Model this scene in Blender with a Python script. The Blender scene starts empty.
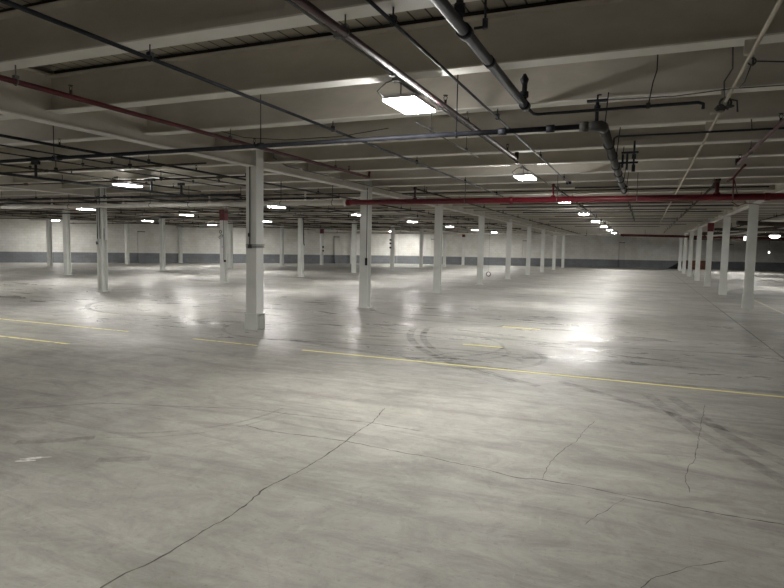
import bpy, bmesh, math, random
from mathutils import Vector, Matrix
random.seed(7)
S = bpy.context.scene
C = S.collection

# ------------------------------------------------------------------ materials
def nt(name):
    m = bpy.data.materials.new(name); m.use_nodes = True
    n = m.node_tree; b = n.nodes['Principled BSDF']
    return m, n, b

def noise_mat(name, c1, c2, scale=4.0, rough=0.6, rough2=None, metal=0.0, detail=5, bump=0.0, stretch=(1, 1, 1), spec=0.5, lo=.35, hi=.65):
    m, n, b = nt(name)
    tc = n.nodes.new('ShaderNodeTexCoord'); mp = n.nodes.new('ShaderNodeMapping'); mp.inputs['Scale'].default_value = stretch
    no = n.nodes.new('ShaderNodeTexNoise'); no.inputs['Scale'].default_value = scale; no.inputs['Detail'].default_value = detail
    no.inputs['Roughness'].default_value = .6
    cr = n.nodes.new('ShaderNodeValToRGB')
    cr.color_ramp.elements[0].position = lo; cr.color_ramp.elements[0].color = (*c1, 1)
    cr.color_ramp.elements[1].position = hi; cr.color_ramp.elements[1].color = (*c2, 1)
    n.links.new(tc.outputs['Object'], mp.inputs[0]); n.links.new(mp.outputs[0], no.inputs['Vector'])
    n.links.new(no.outputs[0], cr.inputs[0]); n.links.new(cr.outputs[0], b.inputs['Base Color'])
    b.inputs['Roughness'].default_value = rough; b.inputs['Metallic'].default_value = metal
    b.inputs['Specular IOR Level'].default_value = spec
    if bump:
        bp = n.nodes.new('ShaderNodeBump'); bp.inputs['Strength'].default_value = bump; bp.inputs['Distance'].default_value = .01
        n.links.new(no.outputs[0], bp.inputs['Height']); n.links.new(bp.outputs[0], b.inputs['Normal'])
    return m

def emis(name, col, s):
    m, n, b = nt(name)
    b.inputs['Base Color'].default_value = (.9, .9, .9, 1)
    b.inputs['Emission Color'].default_value = (*col, 1); b.inputs['Emission Strength'].default_value = s
    return m

M = {}
M['web'] = noise_mat('cream_steel_web', (.47, .44, .385), (.57, .535, .475), 1.3, .7, stretch=(1, 1, 2.5))  # web tone, set darker than the bottom flange
M['flange'] = noise_mat('off_white_steel_flange', (.74, .72, .67), (.83, .81, .77), 2.0, .55)  # bottom flange tone, set lighter than the web
M['column'] = noise_mat('column_grey_white_paint', (.68, .69, .66), (.78, .785, .76), 1.6, .5)
M['gap_strip'] = noise_mat('shadow_gap_strip', (.018, .016, .013), (.04, .034, .028), 6, .9)  # strip bearing the deck, coloured near-black for the shadow in the gap
M['black_pipe'] = noise_mat('blackened_steel_pipe', (.014, .015, .020), (.028, .029, .036), 5, .5, spec=.22)
M['grey_pipe'] = noise_mat('grey_primed_pipe', (.05, .05, .05), (.08, .077, .072), 4, .55, spec=.22)
M['dark_pipe'] = noise_mat('dark_brown_pipe', (.035, .028, .022), (.065, .05, .04), 4, .6, spec=.22)
M['maroon'] = noise_mat('maroon_pipe_paint', (.05, .006, .008), (.08, .010, .012), 4, .5, spec=.22)
M['plum'] = noise_mat('faded_plum_pipe_paint', (.055, .030, .034), (.085, .046, .05), 4, .5, spec=.22)
M['red'] = noise_mat('red_pipe_paint', (.105, .006, .012), (.145, .010, .018), 3, .36, spec=.35)
M['white_pipe'] = noise_mat('white_pipe_paint', (.62, .60, .55), (.74, .72, .67), 3, .4)
M['conduit'] = noise_mat('galvanized_conduit', (.10, .10, .10), (.17, .165, .16), 4, .5, metal=.2)
M['pale_conduit'] = noise_mat('pale_painted_conduit', (.45, .41, .34), (.58, .54, .46), 4, .5)
M['rubber'] = noise_mat('black_cable_rubber', (.015, .015, .015), (.03, .03, .03), 4, .6)
M['red_box'] = noise_mat('red_column_band_paint', (.10, .004, .008), (.14, .007, .012), 4, .5)
M['housing'] = noise_mat('white_fixture_housing', (.55, .55, .55), (.65, .65, .65), 4, .4)
M['black'] = noise_mat('matt_black', (.01, .01, .01), (.02, .02, .02), 4, .7)
M['cap'] = noise_mat('dark_cap_dust', (.05, .05, .05), (.09, .085, .08), 4, .8)
M['crate'] = noise_mat('brown_red_timber', (.13, .055, .035), (.22, .10, .065), 6, .8)
M['crack'] = noise_mat('dark_crack_fill', (.05, .047, .042), (.13, .122, .11), 9, .9)
M['joint'] = noise_mat('slab_joint_sealant', (.16, .15, .14), (.26, .25, .235), 3, .7)
M['chalk'] = noise_mat('white_paint_scuff', (.45, .45, .42), (.85, .85, .82), 14, .6, lo=.4, hi=.6)
M['patch'] = noise_mat('dark_tyre_residue', (.33, .32, .295), (.42, .405, .375), 3, .6)
M['rust'] = noise_mat('rust_stain', (.12, .06, .03), (.25, .17, .10), 6, .9)
LIGHT = 225.0
M['lamp'] = emis('led_diffuser_glow', (1.0, .98, .94), LIGHT)
M['dome'] = emis('dome_lamp_glow', (1.0, .96, .88), 16)
M['small_lamp'] = emis('small_security_lamp_glow', (1.0, .97, .9), 2.5)

def yellow_mat(name, wear):
    m, n, b = nt(name)
    tc = n.nodes.new('ShaderNodeTexCoord'); no = n.nodes.new('ShaderNodeTexNoise'); no.inputs['Scale'].default_value = 9; no.inputs['Detail'].default_value = 8
    cr = n.nodes.new('ShaderNodeValToRGB'); cr.color_ramp.elements[0].position = wear - .06; cr.color_ramp.elements[1].position = wear + .06
    cr.color_ramp.elements[0].color = (.45, .43, .33, 1); cr.color_ramp.elements[1].color = (.95, .88, .38, 1)
    n.links.new(tc.outputs['Object'], no.inputs['Vector']); n.links.new(no.outputs[0], cr.inputs[0]); n.links.new(cr.outputs[0], b.inputs['Base Color'])
    b.inputs['Roughness'].default_value = .7; b.inputs['Specular IOR Level'].default_value = .2
    return m
M['yellow'] = yellow_mat('yellow_line_paint', .30)
M['yellow_worn'] = yellow_mat('worn_yellow_line_paint', .40)
M['pale_line'] = noise_mat('faded_cream_line_paint', (.42, .41, .36), (.66, .63, .50), 7, .5)

def floor_mat():
    m, n, b = nt('polished_worn_concrete')
    N = n.nodes; Lk = n.links
    tc = N.new('ShaderNodeTexCoord')
    def noise(scale, detail, rough=.6, stretch=(1, 1, 1), dist=0, rot=0):
        mp = N.new('ShaderNodeMapping'); mp.inputs['Scale'].default_value = stretch; mp.inputs['Rotation'].default_value = (0, 0, rot)
        no = N.new('ShaderNodeTexNoise'); no.inputs['Scale'].default_value = scale; no.inputs['Detail'].default_value = detail
        no.inputs['Roughness'].default_value = rough; no.inputs['Distortion'].default_value = dist
        Lk.new(tc.outputs['Object'], mp.inputs[0]); Lk.new(mp.outputs[0], no.inputs['Vector'])
        return no
    def ramp(src, p0, c0, p1, c1):
        cr = N.new('ShaderNodeValToRGB'); e = cr.color_ramp.elements
        e[0].position = p0; e[0].color = (*c0, 1); e[1].position = p1; e[1].color = (*c1, 1)
        Lk.new(src.outputs[0], cr.inputs[0]); return cr
    def mul(a, bb, f=1.0):
        mx = N.new('ShaderNodeMix'); mx.data_type = 'RGBA'; mx.blend_type = 'MULTIPLY'; mx.inputs['Factor'].default_value = f
        Lk.new(a, mx.inputs['A']); Lk.new(bb, mx.inputs['B']); return mx.outputs['Result']
    sep = N.new('ShaderNodeSeparateXYZ'); Lk.new(tc.outputs['Object'], sep.inputs[0])
    def math_(op, a, bb, cl=False):
        q = N.new('ShaderNodeMath'); q.operation = op; q.use_clamp = cl
        for k, v in enumerate((a, bb)):
            if isinstance(v, (int, float)): q.inputs[k].default_value = v
            else: Lk.new(v, q.inputs[k])
        return q.outputs[0]
    def mix(f, a, bb):
        mx = N.new('ShaderNodeMix'); mx.data_type = 'RGBA'; Lk.new(f, mx.inputs['Factor']); Lk.new(a, mx.inputs['A']); Lk.new(bb, mx.inputs['B']); return mx.outputs['Result']
    # dusty matt slab nearest the viewer, sealed and polished slab beyond about 6.8 m
    wob = math_('MULTIPLY', math_('SUBTRACT', noise(.7, 5, .6, (.5, 1, 1), .5).outputs[0], .5), 4.5)
    zone = math_('DIVIDE', math_('SUBTRACT', math_('ADD', sep.outputs[1], wob), 6.1), 2.6, True)
    wear = math_('MULTIPLY', zone, ramp(noise(.22, 5, .6, (1, .7, 1), .4), .34, (.45, .45, .45), .56, (1, 1, 1)).outputs[0])
    dusty = ramp(noise(.5, 7, .65, (1, 1, 1), .8), .30, (.315, .305, .278), .70, (.455, .44, .40))
    sealed = ramp(noise(.45, 7, .68, (.7, 1.2, 1), 1.0), .32, (.345, .34, .325), .68, (.60, .59, .56))
    c = mix(wear, dusty.outputs[0], sealed.outputs[0])
    fine = ramp(noise(3.1, 9, .78, (.8, 1.3, 1), .8, .25), .30, (.72, .715, .70), .66, (1.05, 1.05, 1.05))
    streak = ramp(noise(1.1, 7, .72, (.4, 2.4, 1), 1.4, -.18), .36, (.70, .70, .70), .52, (1, 1, 1))
    swirl = ramp(noise(1.7, 6, .7, (1, 1, 1), 3.5, .9), .30, (.80, .80, .80), .42, (1, 1, 1))
    scuff = ramp(noise(6, 10, .8, (1.4, .6, 1), 2.0, .9), .58, (1, 1, 1), .70, (1.28, 1.28, 1.27))
    speck = ramp(noise(30, 4, .6), .27, (.72, .72, .71), .42, (1, 1, 1))
    c = mul(c, fine.outputs[0]); c = mul(c, streak.outputs[0], .75); c = mul(c, swirl.outputs[0], .7); c = mul(c, scuff.outputs[0], .8); c = mul(c, speck.outputs[0], .7)
    Lk.new(c, b.inputs['Base Color'])
    r1 = ramp(noise(.9, 8, .72, (.6, 1.6, 1), 1.2, .3), .36, (.20, .20, .20), .62, (.54, .54, .54))
    r2 = ramp(noise(1.4, 8, .7), .3, (.50, .50, .50), .7, (.75, .75, .75))
    # farther on the sealer is worn dull again
    far = math_('DIVIDE', math_('SUBTRACT', math_('ADD', sep.outputs[1], math_('MULTIPLY', wob, 1.6)), 15.0), 9.0, True)
    far = math_('MULTIPLY', far, .85)
    r3 = ramp(noise(.8, 8, .7), .3, (.50, .50, .50), .7, (.72, .72, .72))
    Lk.new(mix(far, mix(zone, r2.outputs[0], r1.outputs[0]), r3.outputs[0]), b.inputs['Roughness'])
    b.inputs['Specular IOR Level'].default_value = .22
    bp = N.new('ShaderNodeBump'); bp.inputs['Strength'].default_value = .6; bp.inputs['Distance'].default_value = .007
    bn = noise(7.5, 8, .66, (1, 1, 1), .5)
    Lk.new(bn.outputs[0], bp.inputs['Height']); Lk.new(bp.outputs[0], b.inputs['Normal'])
    return m
M['floor'] = floor_mat()

def block_mat(name, c1, c2, mortar):
    m, n, b = nt(name)
    N = n.nodes; Lk = n.links
    uv = N.new('ShaderNodeUVMap'); uv.uv_map = 'UVMap'
    br = N.new('ShaderNodeTexBrick'); br.inputs['Scale'].default_value = 1
    br.inputs['Brick Width'].default_value = .4; br.inputs['Row Height'].default_value = .2; br.inputs['Mortar Size'].default_value = .012
    br.inputs['Mortar Smooth'].default_value = .4
    br.inputs['Color1'].default_value = (*c1, 1); br.inputs['Color2'].default_value = (*c2, 1); br.inputs['Mortar'].default_value = (*mortar, 1)
    no = N.new('ShaderNodeTexNoise'); no.inputs['Scale'].default_value = .9; no.inputs['Detail'].default_value = 7; no.inputs['Roughness'].default_value = .65
    Lk.new(uv.outputs[0], no.inputs['Vector'])
    cr = N.new('ShaderNodeValToRGB'); cr.color_ramp.elements[0].position = .32; cr.color_ramp.elements[0].color = (.82, .80, .76, 1)
    cr.color_ramp.elements[1].position = .62; cr.color_ramp.elements[1].color = (1, 1, 1, 1)
    Lk.new(no.outputs[0], cr.inputs[0])
    mx = N.new('ShaderNodeMix'); mx.data_type = 'RGBA'; mx.blend_type = 'MULTIPLY'; mx.inputs['Factor'].default_value = 1
    Lk.new(uv.outputs[0], br.inputs['Vector']); Lk.new(br.outputs['Color'], mx.inputs['A']); Lk.new(cr.outputs[0], mx.inputs['B'])
    Lk.new(mx.outputs['Result'], b.inputs['Base Color']); b.inputs['Roughness'].default_value = .75
    bp = N.new('ShaderNodeBump'); bp.inputs['Strength'].default_value = .35; bp.inputs['Distance'].default_value = .02
    Lk.new(br.outputs['Fac'], bp.inputs['Height']); bp.invert = True; Lk.new(bp.outputs[0], b.inputs['Normal'])
    return m
M['wall'] = block_mat('white_painted_block', (.84, .835, .80), (.79, .785, .75), (.71, .705, .67))
M['band'] = block_mat('slate_blue_painted_block', (.24, .255, .28), (.215, .23, .25), (.19, .20, .22))

def deck_mat():
    m, n, b = nt('plank_roof_deck')
    N = n.nodes; Lk = n.links
    tc = N.new('ShaderNodeTexCoord'); mp = N.new('ShaderNodeMapping'); mp.inputs['Rotation'].default_value = (0, 0, math.pi/2)
    br = N.new('ShaderNodeTexBrick'); br.inputs['Scale'].default_value = 1
    br.inputs['Brick Width'].default_value = 3.06; br.inputs['Row Height'].default_value = .17; br.inputs['Mortar Size'].default_value = .009
    br.inputs['Color1'].default_value = (.40, .37, .30, 1); br.inputs['Color2'].default_value = (.34, .31, .26, 1); br.inputs['Mortar'].default_value = (.06, .055, .045, 1)
    Lk.new(tc.outputs['Object'], mp.inputs[0]); Lk.new(mp.outputs[0], br.inputs['Vector'])
    Lk.new(br.outputs['Color'], b.inputs['Base Color']); b.inputs['Roughness'].default_value = .8
    return m
M['deck'] = deck_mat()

# ------------------------------------------------------------------ mesh helpers
def box(bm, x0, x1, y0, y1, z0, z1, mi=0):
    v = [bm.verts.new(p) for p in ((x0, y0, z0), (x1, y0, z0), (x1, y1, z0), (x0, y1, z0), (x0, y0, z1), (x1, y0, z1), (x1, y1, z1), (x0, y1, z1))]
    for f in ((0, 3, 2, 1), (4, 5, 6, 7), (0, 1, 5, 4), (1, 2, 6, 5), (2, 3, 7, 6), (3, 0, 4, 7)):
        bm.faces.new([v[i] for i in f]).material_index = mi

def tube(bm, pts, r, seg=10, mi=0, caps=True):
    """round bar through a list of points, one radius or one per point"""
    pts = [Vector(p) for p in pts]; rings = []
    rs = r if isinstance(r, (list, tuple)) else [r]*len(pts)
    up = Vector((0, 0, 1))
    prev = None
    for i, p in enumerate(pts):
        if i == 0: d = pts[1]-p
        elif i == len(pts)-1: d = p-pts[i-1]
        else: d = (pts[i+1]-p).normalized()+(p-pts[i-1]).normalized()
        d.normalize()
        if prev is None:
            a = d.cross(up)
            if a.length < .05: a = d.cross(Vector((1, 0, 0)))
        else: a = prev-d*prev.dot(d)
        a.normalize(); prev = a; b = d.cross(a)
        rings.append([bm.verts.new(p+(a*math.cos(t)+b*math.sin(t))*rs[i]) for t in [2*math.pi*k/seg for k in range(seg)]])
    for i in range(len(rings)-1):
        for k in range(seg):
            f = bm.faces.new((rings[i][k], rings[i][(k+1) % seg], rings[i+1][(k+1) % seg], rings[i+1][k])); f.smooth = True; f.material_index = mi
    if caps:
        bm.faces.new(rings[0][::-1]).material_index = mi; bm.faces.new(rings[-1]).material_index = mi

def torus(bm, c, R, r, axis='z', seg=20, s2=6, arc=1.0):
    rings = []
    n = int(seg*arc)+1 if arc < 1 else seg
    for i in range(n):
        t = 2*math.pi*i/seg
        ring = []
        for k in range(s2):
            u = 2*math.pi*k/s2
            q = ((R+r*math.cos(u))*math.cos(t), (R+r*math.cos(u))*math.sin(t), r*math.sin(u))
            if axis == 'y': q = (q[0], q[2], q[1])
            if axis == 'x': q = (q[2], q[0], q[1])
            ring.append(bm.verts.new((c[0]+q[0], c[1]+q[1], c[2]+q[2])))
        rings.append(ring)
    for i in range(n if arc >= 1 else n-1):
        a, b = rings[i], rings[(i+1) % n]
        for k in range(s2):
            f = bm.faces.new((a[k], a[(k+1) % s2], b[(k+1) % s2], b[k])); f.smooth = True

def lathe(bm, prof, c, seg=16):
    rings = [[bm.verts.new((c[0]+r*math.cos(2*math.pi*k/seg), c[1]+r*math.sin(2*math.pi*k/seg), c[2]+z)) for k in range(seg)] for r, z in prof]
    for i in range(len(rings)-1):
        for k in range(seg):
            f = bm.faces.new((rings[i][k], rings[i][(k+1) % seg], rings[i+1][(k+1) % seg], rings[i+1][k])); f.smooth = True
    bm.faces.new(rings[0][::-1]); bm.faces.new(rings[-1])

def obj(name, bm, mats, parent=None, loc=None, **props):
    if not isinstance(mats, (list, tuple)): mats = [mats]
    bmesh.ops.recalc_face_normals(bm, faces=bm.faces[:])
    me = bpy.data.meshes.new(name); bm.to_mesh(me); bm.free()
    for m in mats: me.materials.append(M[m] if isinstance(m, str) else m)
    o = bpy.data.objects.new(name, me); C.objects.link(o)
    if parent is not None: o.parent = parent
    if loc: o.location = loc
    for k, v in props.items(): o[k] = v
    return o

def thing(name, label, cat, loc=(0, 0, 0), group=None):
    o = bpy.data.objects.new(name, None); C.objects.link(o); o.location = loc
    o.empty_display_size = .2
    o['label'] = label; o['category'] = cat; o['kind'] = 'thing'
    if group: o['group'] = group
    return o

def copy_part(src, parent, loc=None):
    c = src.copy(); C.objects.link(c); c.parent = parent
    if loc is not None: c.location = loc
    return c

def tag(o, label, cat, group=None, kind='thing'):
    o['label'] = label; o['category'] = cat; o['kind'] = kind
    if group: o['group'] = group
    return o

# ------------------------------------------------------------------ the room
XR, YB, XLL = 22.5, -9.0, -50.0
CX, CY = -23.2, 55.8
def yfar(x): return CY+.415*(x-CX)
def yleft(x): return CY+(x-CX)*27.3/20.9
YL = yleft(XLL)
OUT = [(XLL, YB), (XR, YB), (XR, yfar(XR)), (CX, CY), (XLL, YL)]
def xmin_at(y):
    if y <= YL: return XLL
    if y <= CY: return CX+(y-CY)*20.9/27.3
    return CX+(y-CY)/.415
def slab(name, z0, z1, mat):
    bm = bmesh.new()
    a = [bm.verts.new((x, y, z0)) for x, y in OUT]; b = [bm.verts.new((x, y, z1)) for x, y in OUT]
    bm.faces.new(a[::-1]); bm.faces.new(b)
    for i in range(len(OUT)): bm.faces.new((a[i], a[(i+1) % 5], b[(i+1) % 5], b[i]))
    return obj(name, bm, mat, kind='structure')
floor = slab('floor', -.2, 0, 'floor')
floor['label'] = 'worn grey polished concrete floor with cracks and yellow lines'
DECK = 3.74
ceil = slab('ceiling', DECK, DECK+.2, 'deck'); ceil['label'] = 'plank roof deck above the steel joists'

BAND = .80
def wall(name, p, q, label):
    bm = bmesh.new(); uvl = bm.loops.layers.uv.new('UVMap')
    d = Vector((q[0]-p[0], q[1]-p[1], 0)); L = d.length; d.normalize(); nrm = Vector((d.y, -d.x, 0))*.2
    for z0, z1, mi in ((0, BAND, 1), (BAND, DECK, 0)):
        P = [Vector((p[0], p[1], z0)), Vector((q[0], q[1], z0)), Vector((q[0], q[1], z1)), Vector((p[0], p[1], z1))]
        a = [bm.verts.new(v) for v in P]; b = [bm.verts.new(v+nrm) for v in P]
        for f, uvs in ((a, [(0, z0), (L, z0), (L, z1), (0, z1)]), (b[::-1], [(0, z1), (L, z1), (L, z0), (0, z0)])):
            fc = bm.faces.new(f); fc.material_index = mi
            for l, u in zip(fc.loops, uvs): l[uvl].uv = u
        for i in range(4):
            fc = bm.faces.new((a[i], a[(i+1) % 4], b[(i+1) % 4], b[i])); fc.material_index = mi
    bmesh.ops.recalc_face_normals(bm, faces=bm.faces[:])
    me = bpy.data.meshes.new(name); bm.to_mesh(me); bm.free(); me.materials.append(M['wall']); me.materials.append(M['band'])
    o = bpy.data.objects.new(name, me); C.objects.link(o); o['kind'] = 'structure'; o['label'] = label
    return o
wall('wall_far', OUT[3], OUT[2], 'long far wall, white block above a slate blue band')
wall('wall_left', OUT[4], OUT[3], 'left wall, white block above a slate blue band')
wall('wall_left_near', OUT[0], OUT[4], 'near part of the left wall, white above slate blue')
wall('wall_right', OUT[2], OUT[1], 'right wall of the hall')
wall('wall_back', OUT[1], OUT[0], 'wall behind the viewer')

# marks that belong to the floor slab
def ribbon(name, pts, w, mat, z=.0012, jitter=0, label=None, wvar=0):
    bm = bmesh.new(); P = [Vector((x, y, 0)) for x, y in pts]
    if jitter:
        Q = [P[0]]
        for a, b in zip(P, P[1:]):
            n = max(2, int((b-a).length/.045)); perp = Vector((-(b-a).y, (b-a).x, 0)).normalized()
            for i in range(1, n+1):
                Q.append(a.lerp(b, i/n)+perp*(random.uniform(-jitter, jitter) if i < n else 0))
        P = Q
    prev = None
    for i, p in enumerate(P):
        d = (P[min(i+1, len(P)-1)]-P[max(i-1, 0)]).normalized(); n = Vector((-d.y, d.x, 0))
        ww = w*(1+random.uniform(-wvar, wvar))/2
        if wvar and (i == 0 or i == len(P)-1): ww = w*.1
        a = bm.verts.new((p.x-n.x*ww, p.y-n.y*ww, z)); b = bm.verts.new((p.x+n.x*ww, p.y+n.y*ww, z))
        if prev: bm.faces.new((prev[0], a, b, prev[1]))
        prev = (a, b)
    for f in bm.faces: f.normal_update()
    me = bpy.data.meshes.new(name); bm.to_mesh(me); bm.free(); me.materials.append(M[mat])
    o = bpy.data.objects.new(name, me); C.objects.link(o); o.parent = floor
    if label: o['label'] = label
    return o
cracks = dict(
 main=[(-2.293, 1.7), (-2.314, 1.968), (-2.309, 2.1), (-2.269, 2.237), (-2.262, 2.394), (-2.261, 2.607), (-2.242, 2.787), (-2.247, 2.979), (-2.294, 3.248), (-2.288, 3.345), (-2.247, 3.629), (-2.242, 3.719), (-2.242, 4.106), (-2.255, 4.403), (-2.28, 4.635), (-2.277, 4.938), (-2.375, 5.47)],
 left=[(-6.6, 3.0), (-6.1, 3.4), (-5.695, 3.709), (-5.496, 3.914), (-5.215, 4.166), (-5.07, 4.317), (-4.813, 4.404), (-4.521, 4.488), (-3.995, 4.674), (-3.574, 4.821), (-3.006, 4.849), (-2.596, 4.905), (-2.277, 4.938), (-1.784, 4.913)],
 mid=[(-3.291, 4.364), (-3.065, 4.31), (-2.688, 4.339), (-2.257, 4.373), (-1.97, 4.345), (-1.673, 4.314), (-1.481, 4.324), (-1.312, 4.285), (-1.062, 4.267), (-0.762, 4.197), (-0.606, 4.241), (-0.262, 4.238), (-0.015, 4.199), (0.398, 4.169), (0.698, 4.163), (1.3, 4.2)],
 r1=[(-0.597, 4.24), (-0.598, 4.631), (-0.578, 4.764), (-0.531, 5.023), (-0.458, 5.258), (-0.424, 5.62), (-0.361, 5.967)],
 r2=[(0.689, 7.154), (0.607, 6.489), (0.511, 5.675), (0.449, 5.188), (0.389, 4.969), (0.357, 4.756), (0.367, 4.451)],
 r3=[(0.05, 2.9), (0.065, 3.054), (0.097, 3.126), (0.135, 3.193), (0.226, 3.287), (0.317, 3.393), (0.402, 3.454), (0.5, 3.533)],
 r4=[(-0.039, 4.17), (-0.123, 3.954), (-0.227, 3.719), (-0.249, 3.636)])
for k, w in (('main', .010), ('left', .009), ('mid', .009), ('r1', .004), ('r2', .0045), ('r3', .0045), ('r4', .003)):
    ribbon('crack', cracks[k], w, 'crack', .0012, .007, wvar=.5)
ribbon('joint_line', [(-49, 14.43), (22, 14.43)], .022, 'joint')
ribbon('joint_line', [(-6.92, 9.6), (-6.92, 56)], .022, 'joint')
ribbon('joint_line', [(2.12, 8), (2.14, 66)], .03, 'joint')
ribbon('joint_line', [(-16.6, 2), (-16.6, 57)], .022, 'joint')
ribbon('joint_line', [(-8.95, 9.3), (-8.45, 11.9), (-8.2, 13.2)], .016, 'joint')
ribbon('joint_line', [(-49, 26.7), (22, 26.7)], .02, 'joint')
ribbon('yellow_line', [(-4.91, 7.975), (3.3, 7.995)], .066, 'yellow', label='long bright yellow line')
for a, b in (((-7.14, 8.02), (-5.77, 7.98)), ((-12.5, 8.12), (-8.73, 8.10)), ((-12.2, 6.66), (-8.45, 6.64)), ((-21, 8.1), (-13, 8.1)), ((-17, 6.7), (-12.4, 6.68))):
    ribbon('yellow_line', [a, b], .07, 'yellow_worn', label='worn yellow line')
ribbon('yellow_line', [(-2.81, 9.80), (-2.12, 9.80)], .085, 'yellow', label='short yellow dash')
ribbon('yellow_line', [(-2.70, 12.45), (-1.91, 12.45)], .10, 'yellow', label='short yellow dash')
ribbon('yellow_line', [(-4.94, 9.68), (-4.52, 9.70)], .06, 'pale_line', label='faded pale dash')
ribbon('yellow_line', [(-11.8, 9.95), (-10.93, 9.9)], .07, 'pale_line', label='faded pale dash')
ribbon('yellow_line', [(-8.98, 7.55), (-8.35, 7.75)], .06, 'pale_line', label='faded pale dash')
ribbon('yellow_line', [(1.2, 16.1), (2.83, 15.85)], .07, 'pale_line', label='faded cream line')
ribbon('yellow_line', [(3.66, 18), (3.7, 25)], .09, 'pale_line', label='faded cream line')
for a, b in (((-4.27, 2.915), (-4.10, 3.05)), ((-4.26, 2.87), (-4.14, 2.95))):
    ribbon('paint_scuff', [a, ((a[0]+b[0])/2, (a[1]+b[1])/2+.006), b], .045, 'chalk', label='white paint scuff', wvar=.3)
def skid_mat():
    m, n, b = nt('faint_tyre_residue'); N = n.nodes; Lk = n.links
    tc = N.new('ShaderNodeTexCoord'); no = N.new('ShaderNodeTexNoise'); no.inputs['Scale'].default_value = 5; no.inputs['Detail'].default_value = 8; no.inputs['Roughness'].default_value = .7
    cr = N.new('ShaderNodeValToRGB'); cr.color_ramp.elements[0].position = .36; cr.color_ramp.elements[0].color = (0, 0, 0, 1)
    cr.color_ramp.elements[1].position = .68; cr.color_ramp.elements[1].color = (.34, .34, .34, 1)
    Lk.new(tc.outputs['Object'], no.inputs['Vector']); Lk.new(no.outputs[0], cr.inputs[0]); Lk.new(cr.outputs[0], b.inputs['Alpha'])
    b.inputs['Base Color'].default_value = (.15, .145, .135, 1); b.inputs['Roughness'].default_value = .6
    return m
M['skid'] = skid_mat()
ribbon('tyre_mark', [(-4.66, 3.15), (-4.40, 3.33), (-4.20, 3.52)], .10, 'skid', .0006)
ribbon('tyre_mark', [(-3.74, 3.15), (-3.62, 3.22), (-3.42, 3.36)], .10, 'skid', .0008)
def arc(cx, cy, R_, a0, a1, w, n=24):
    ribbon('tyre_mark', [(cx+R_*math.cos(math.radians(a0+(a1-a0)*k/n)), cy+R_*math.sin(math.radians(a0+(a1-a0)*k/n))) for k in range(n+1)], w, 'skid', random.uniform(.0003, .001))
for a in ((-4.6, 4.9, 1.3, -75, 5, .035), (-4.6, 4.9, 1.42, -70, 0, .02),
          (-2.4, 8.9, 1.1, -150, 40, .10), (-2.7, 9.2, .8, -100, 90, .08), (-2.2, 8.4, .7, 10, 200, .09), (-3.4, 9.6, 1.3, -60, 60, .07),
          (-6.2, 10.2, 1.6, 180, 300, .08), (-8.3, 10.9, 1.3, 100, 260, .09), (1.6, 12.5, 6, 190, 240, .14), (1.9, 12.4, 6, 190, 240, .12),
          (-1, 22, 14, 250, 290, .15), (-3.6, 16, 3.5, 200, 330, .12), (-11, 13, 3, 200, 320, .12)):
    arc(*a)
for p in ([(.1, 7.4), (.55, 6.0), (1.2, 4.6)], [(.35, 7.4), (.8, 6.0), (1.5, 4.7)], [(-.9, 7.6), (.3, 6.6), (2.0, 5.4)], [(-6, 8.6), (-3, 9.2), (1, 9.4)], [(-6, 10.9), (-1, 10.7), (3, 11.3)]):
    ribbon('tyre_mark', p, .13, 'skid', random.uniform(.0003, .001))

# ------------------------------------------------------------------ steel frame
ROWS = [-45.4, -35.77, -25.98, -16.61, -6.92, 2.95, 12.8, XR]
COLS = {
 -6.92: [9.49, 14.43, 20.54, 26.68, 32.77, 38.95, 44.82, 50.96, 56.97],
 2.95: [14.43, 20.58, 26.78, 32.96, 39.2, 45.5, 51.85, 58.12],
 -16.61: [14.38, 20.58, 26.78, 32.98, 39.09, 45.09, 51.15, 57.2],
 -25.98: [20.44, 26.68, 32.88, 39.11, 45.33, 51.1],
 -35.77: [26.87, 33.17, 38.75],
}
JZ0, JZ1 = 3.25, 3.685
GZ0, GZ1 = 3.12, 3.70
def joist_mesh(L, name):
    bm = bmesh.new(); h = L/2
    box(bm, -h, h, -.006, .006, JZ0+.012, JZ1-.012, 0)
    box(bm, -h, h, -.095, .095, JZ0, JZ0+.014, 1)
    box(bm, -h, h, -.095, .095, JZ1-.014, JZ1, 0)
    hh = h-.1
    box(bm, -hh, hh, -.04, .04, JZ1, DECK, 2)
    me = bpy.data.meshes.new(name); bmesh.ops.recalc_face_normals(bm, faces=bm.faces[:]); bm.to_mesh(me); bm.free()
    for k in ('web', 'flange', 'gap_strip'): me.materials.append(M[k])
    return me
BAYN = {0: 'beyond the farthest row of columns', 1: 'between the fourth and fifth rows of columns', 2: 'between the third and fourth rows of columns',
        3: 'between the second and third rows of columns', 4: 'over the lamps left of the centre aisle', 5: 'over the wide centre aisle',
        6: 'right of the right-hand row of columns', 7: 'right of the right-hand row of columns'}
cache = {}
y0 = 14.48-1.5325*14
ys = [y0+1.5325*k for k in range(58)]
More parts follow.
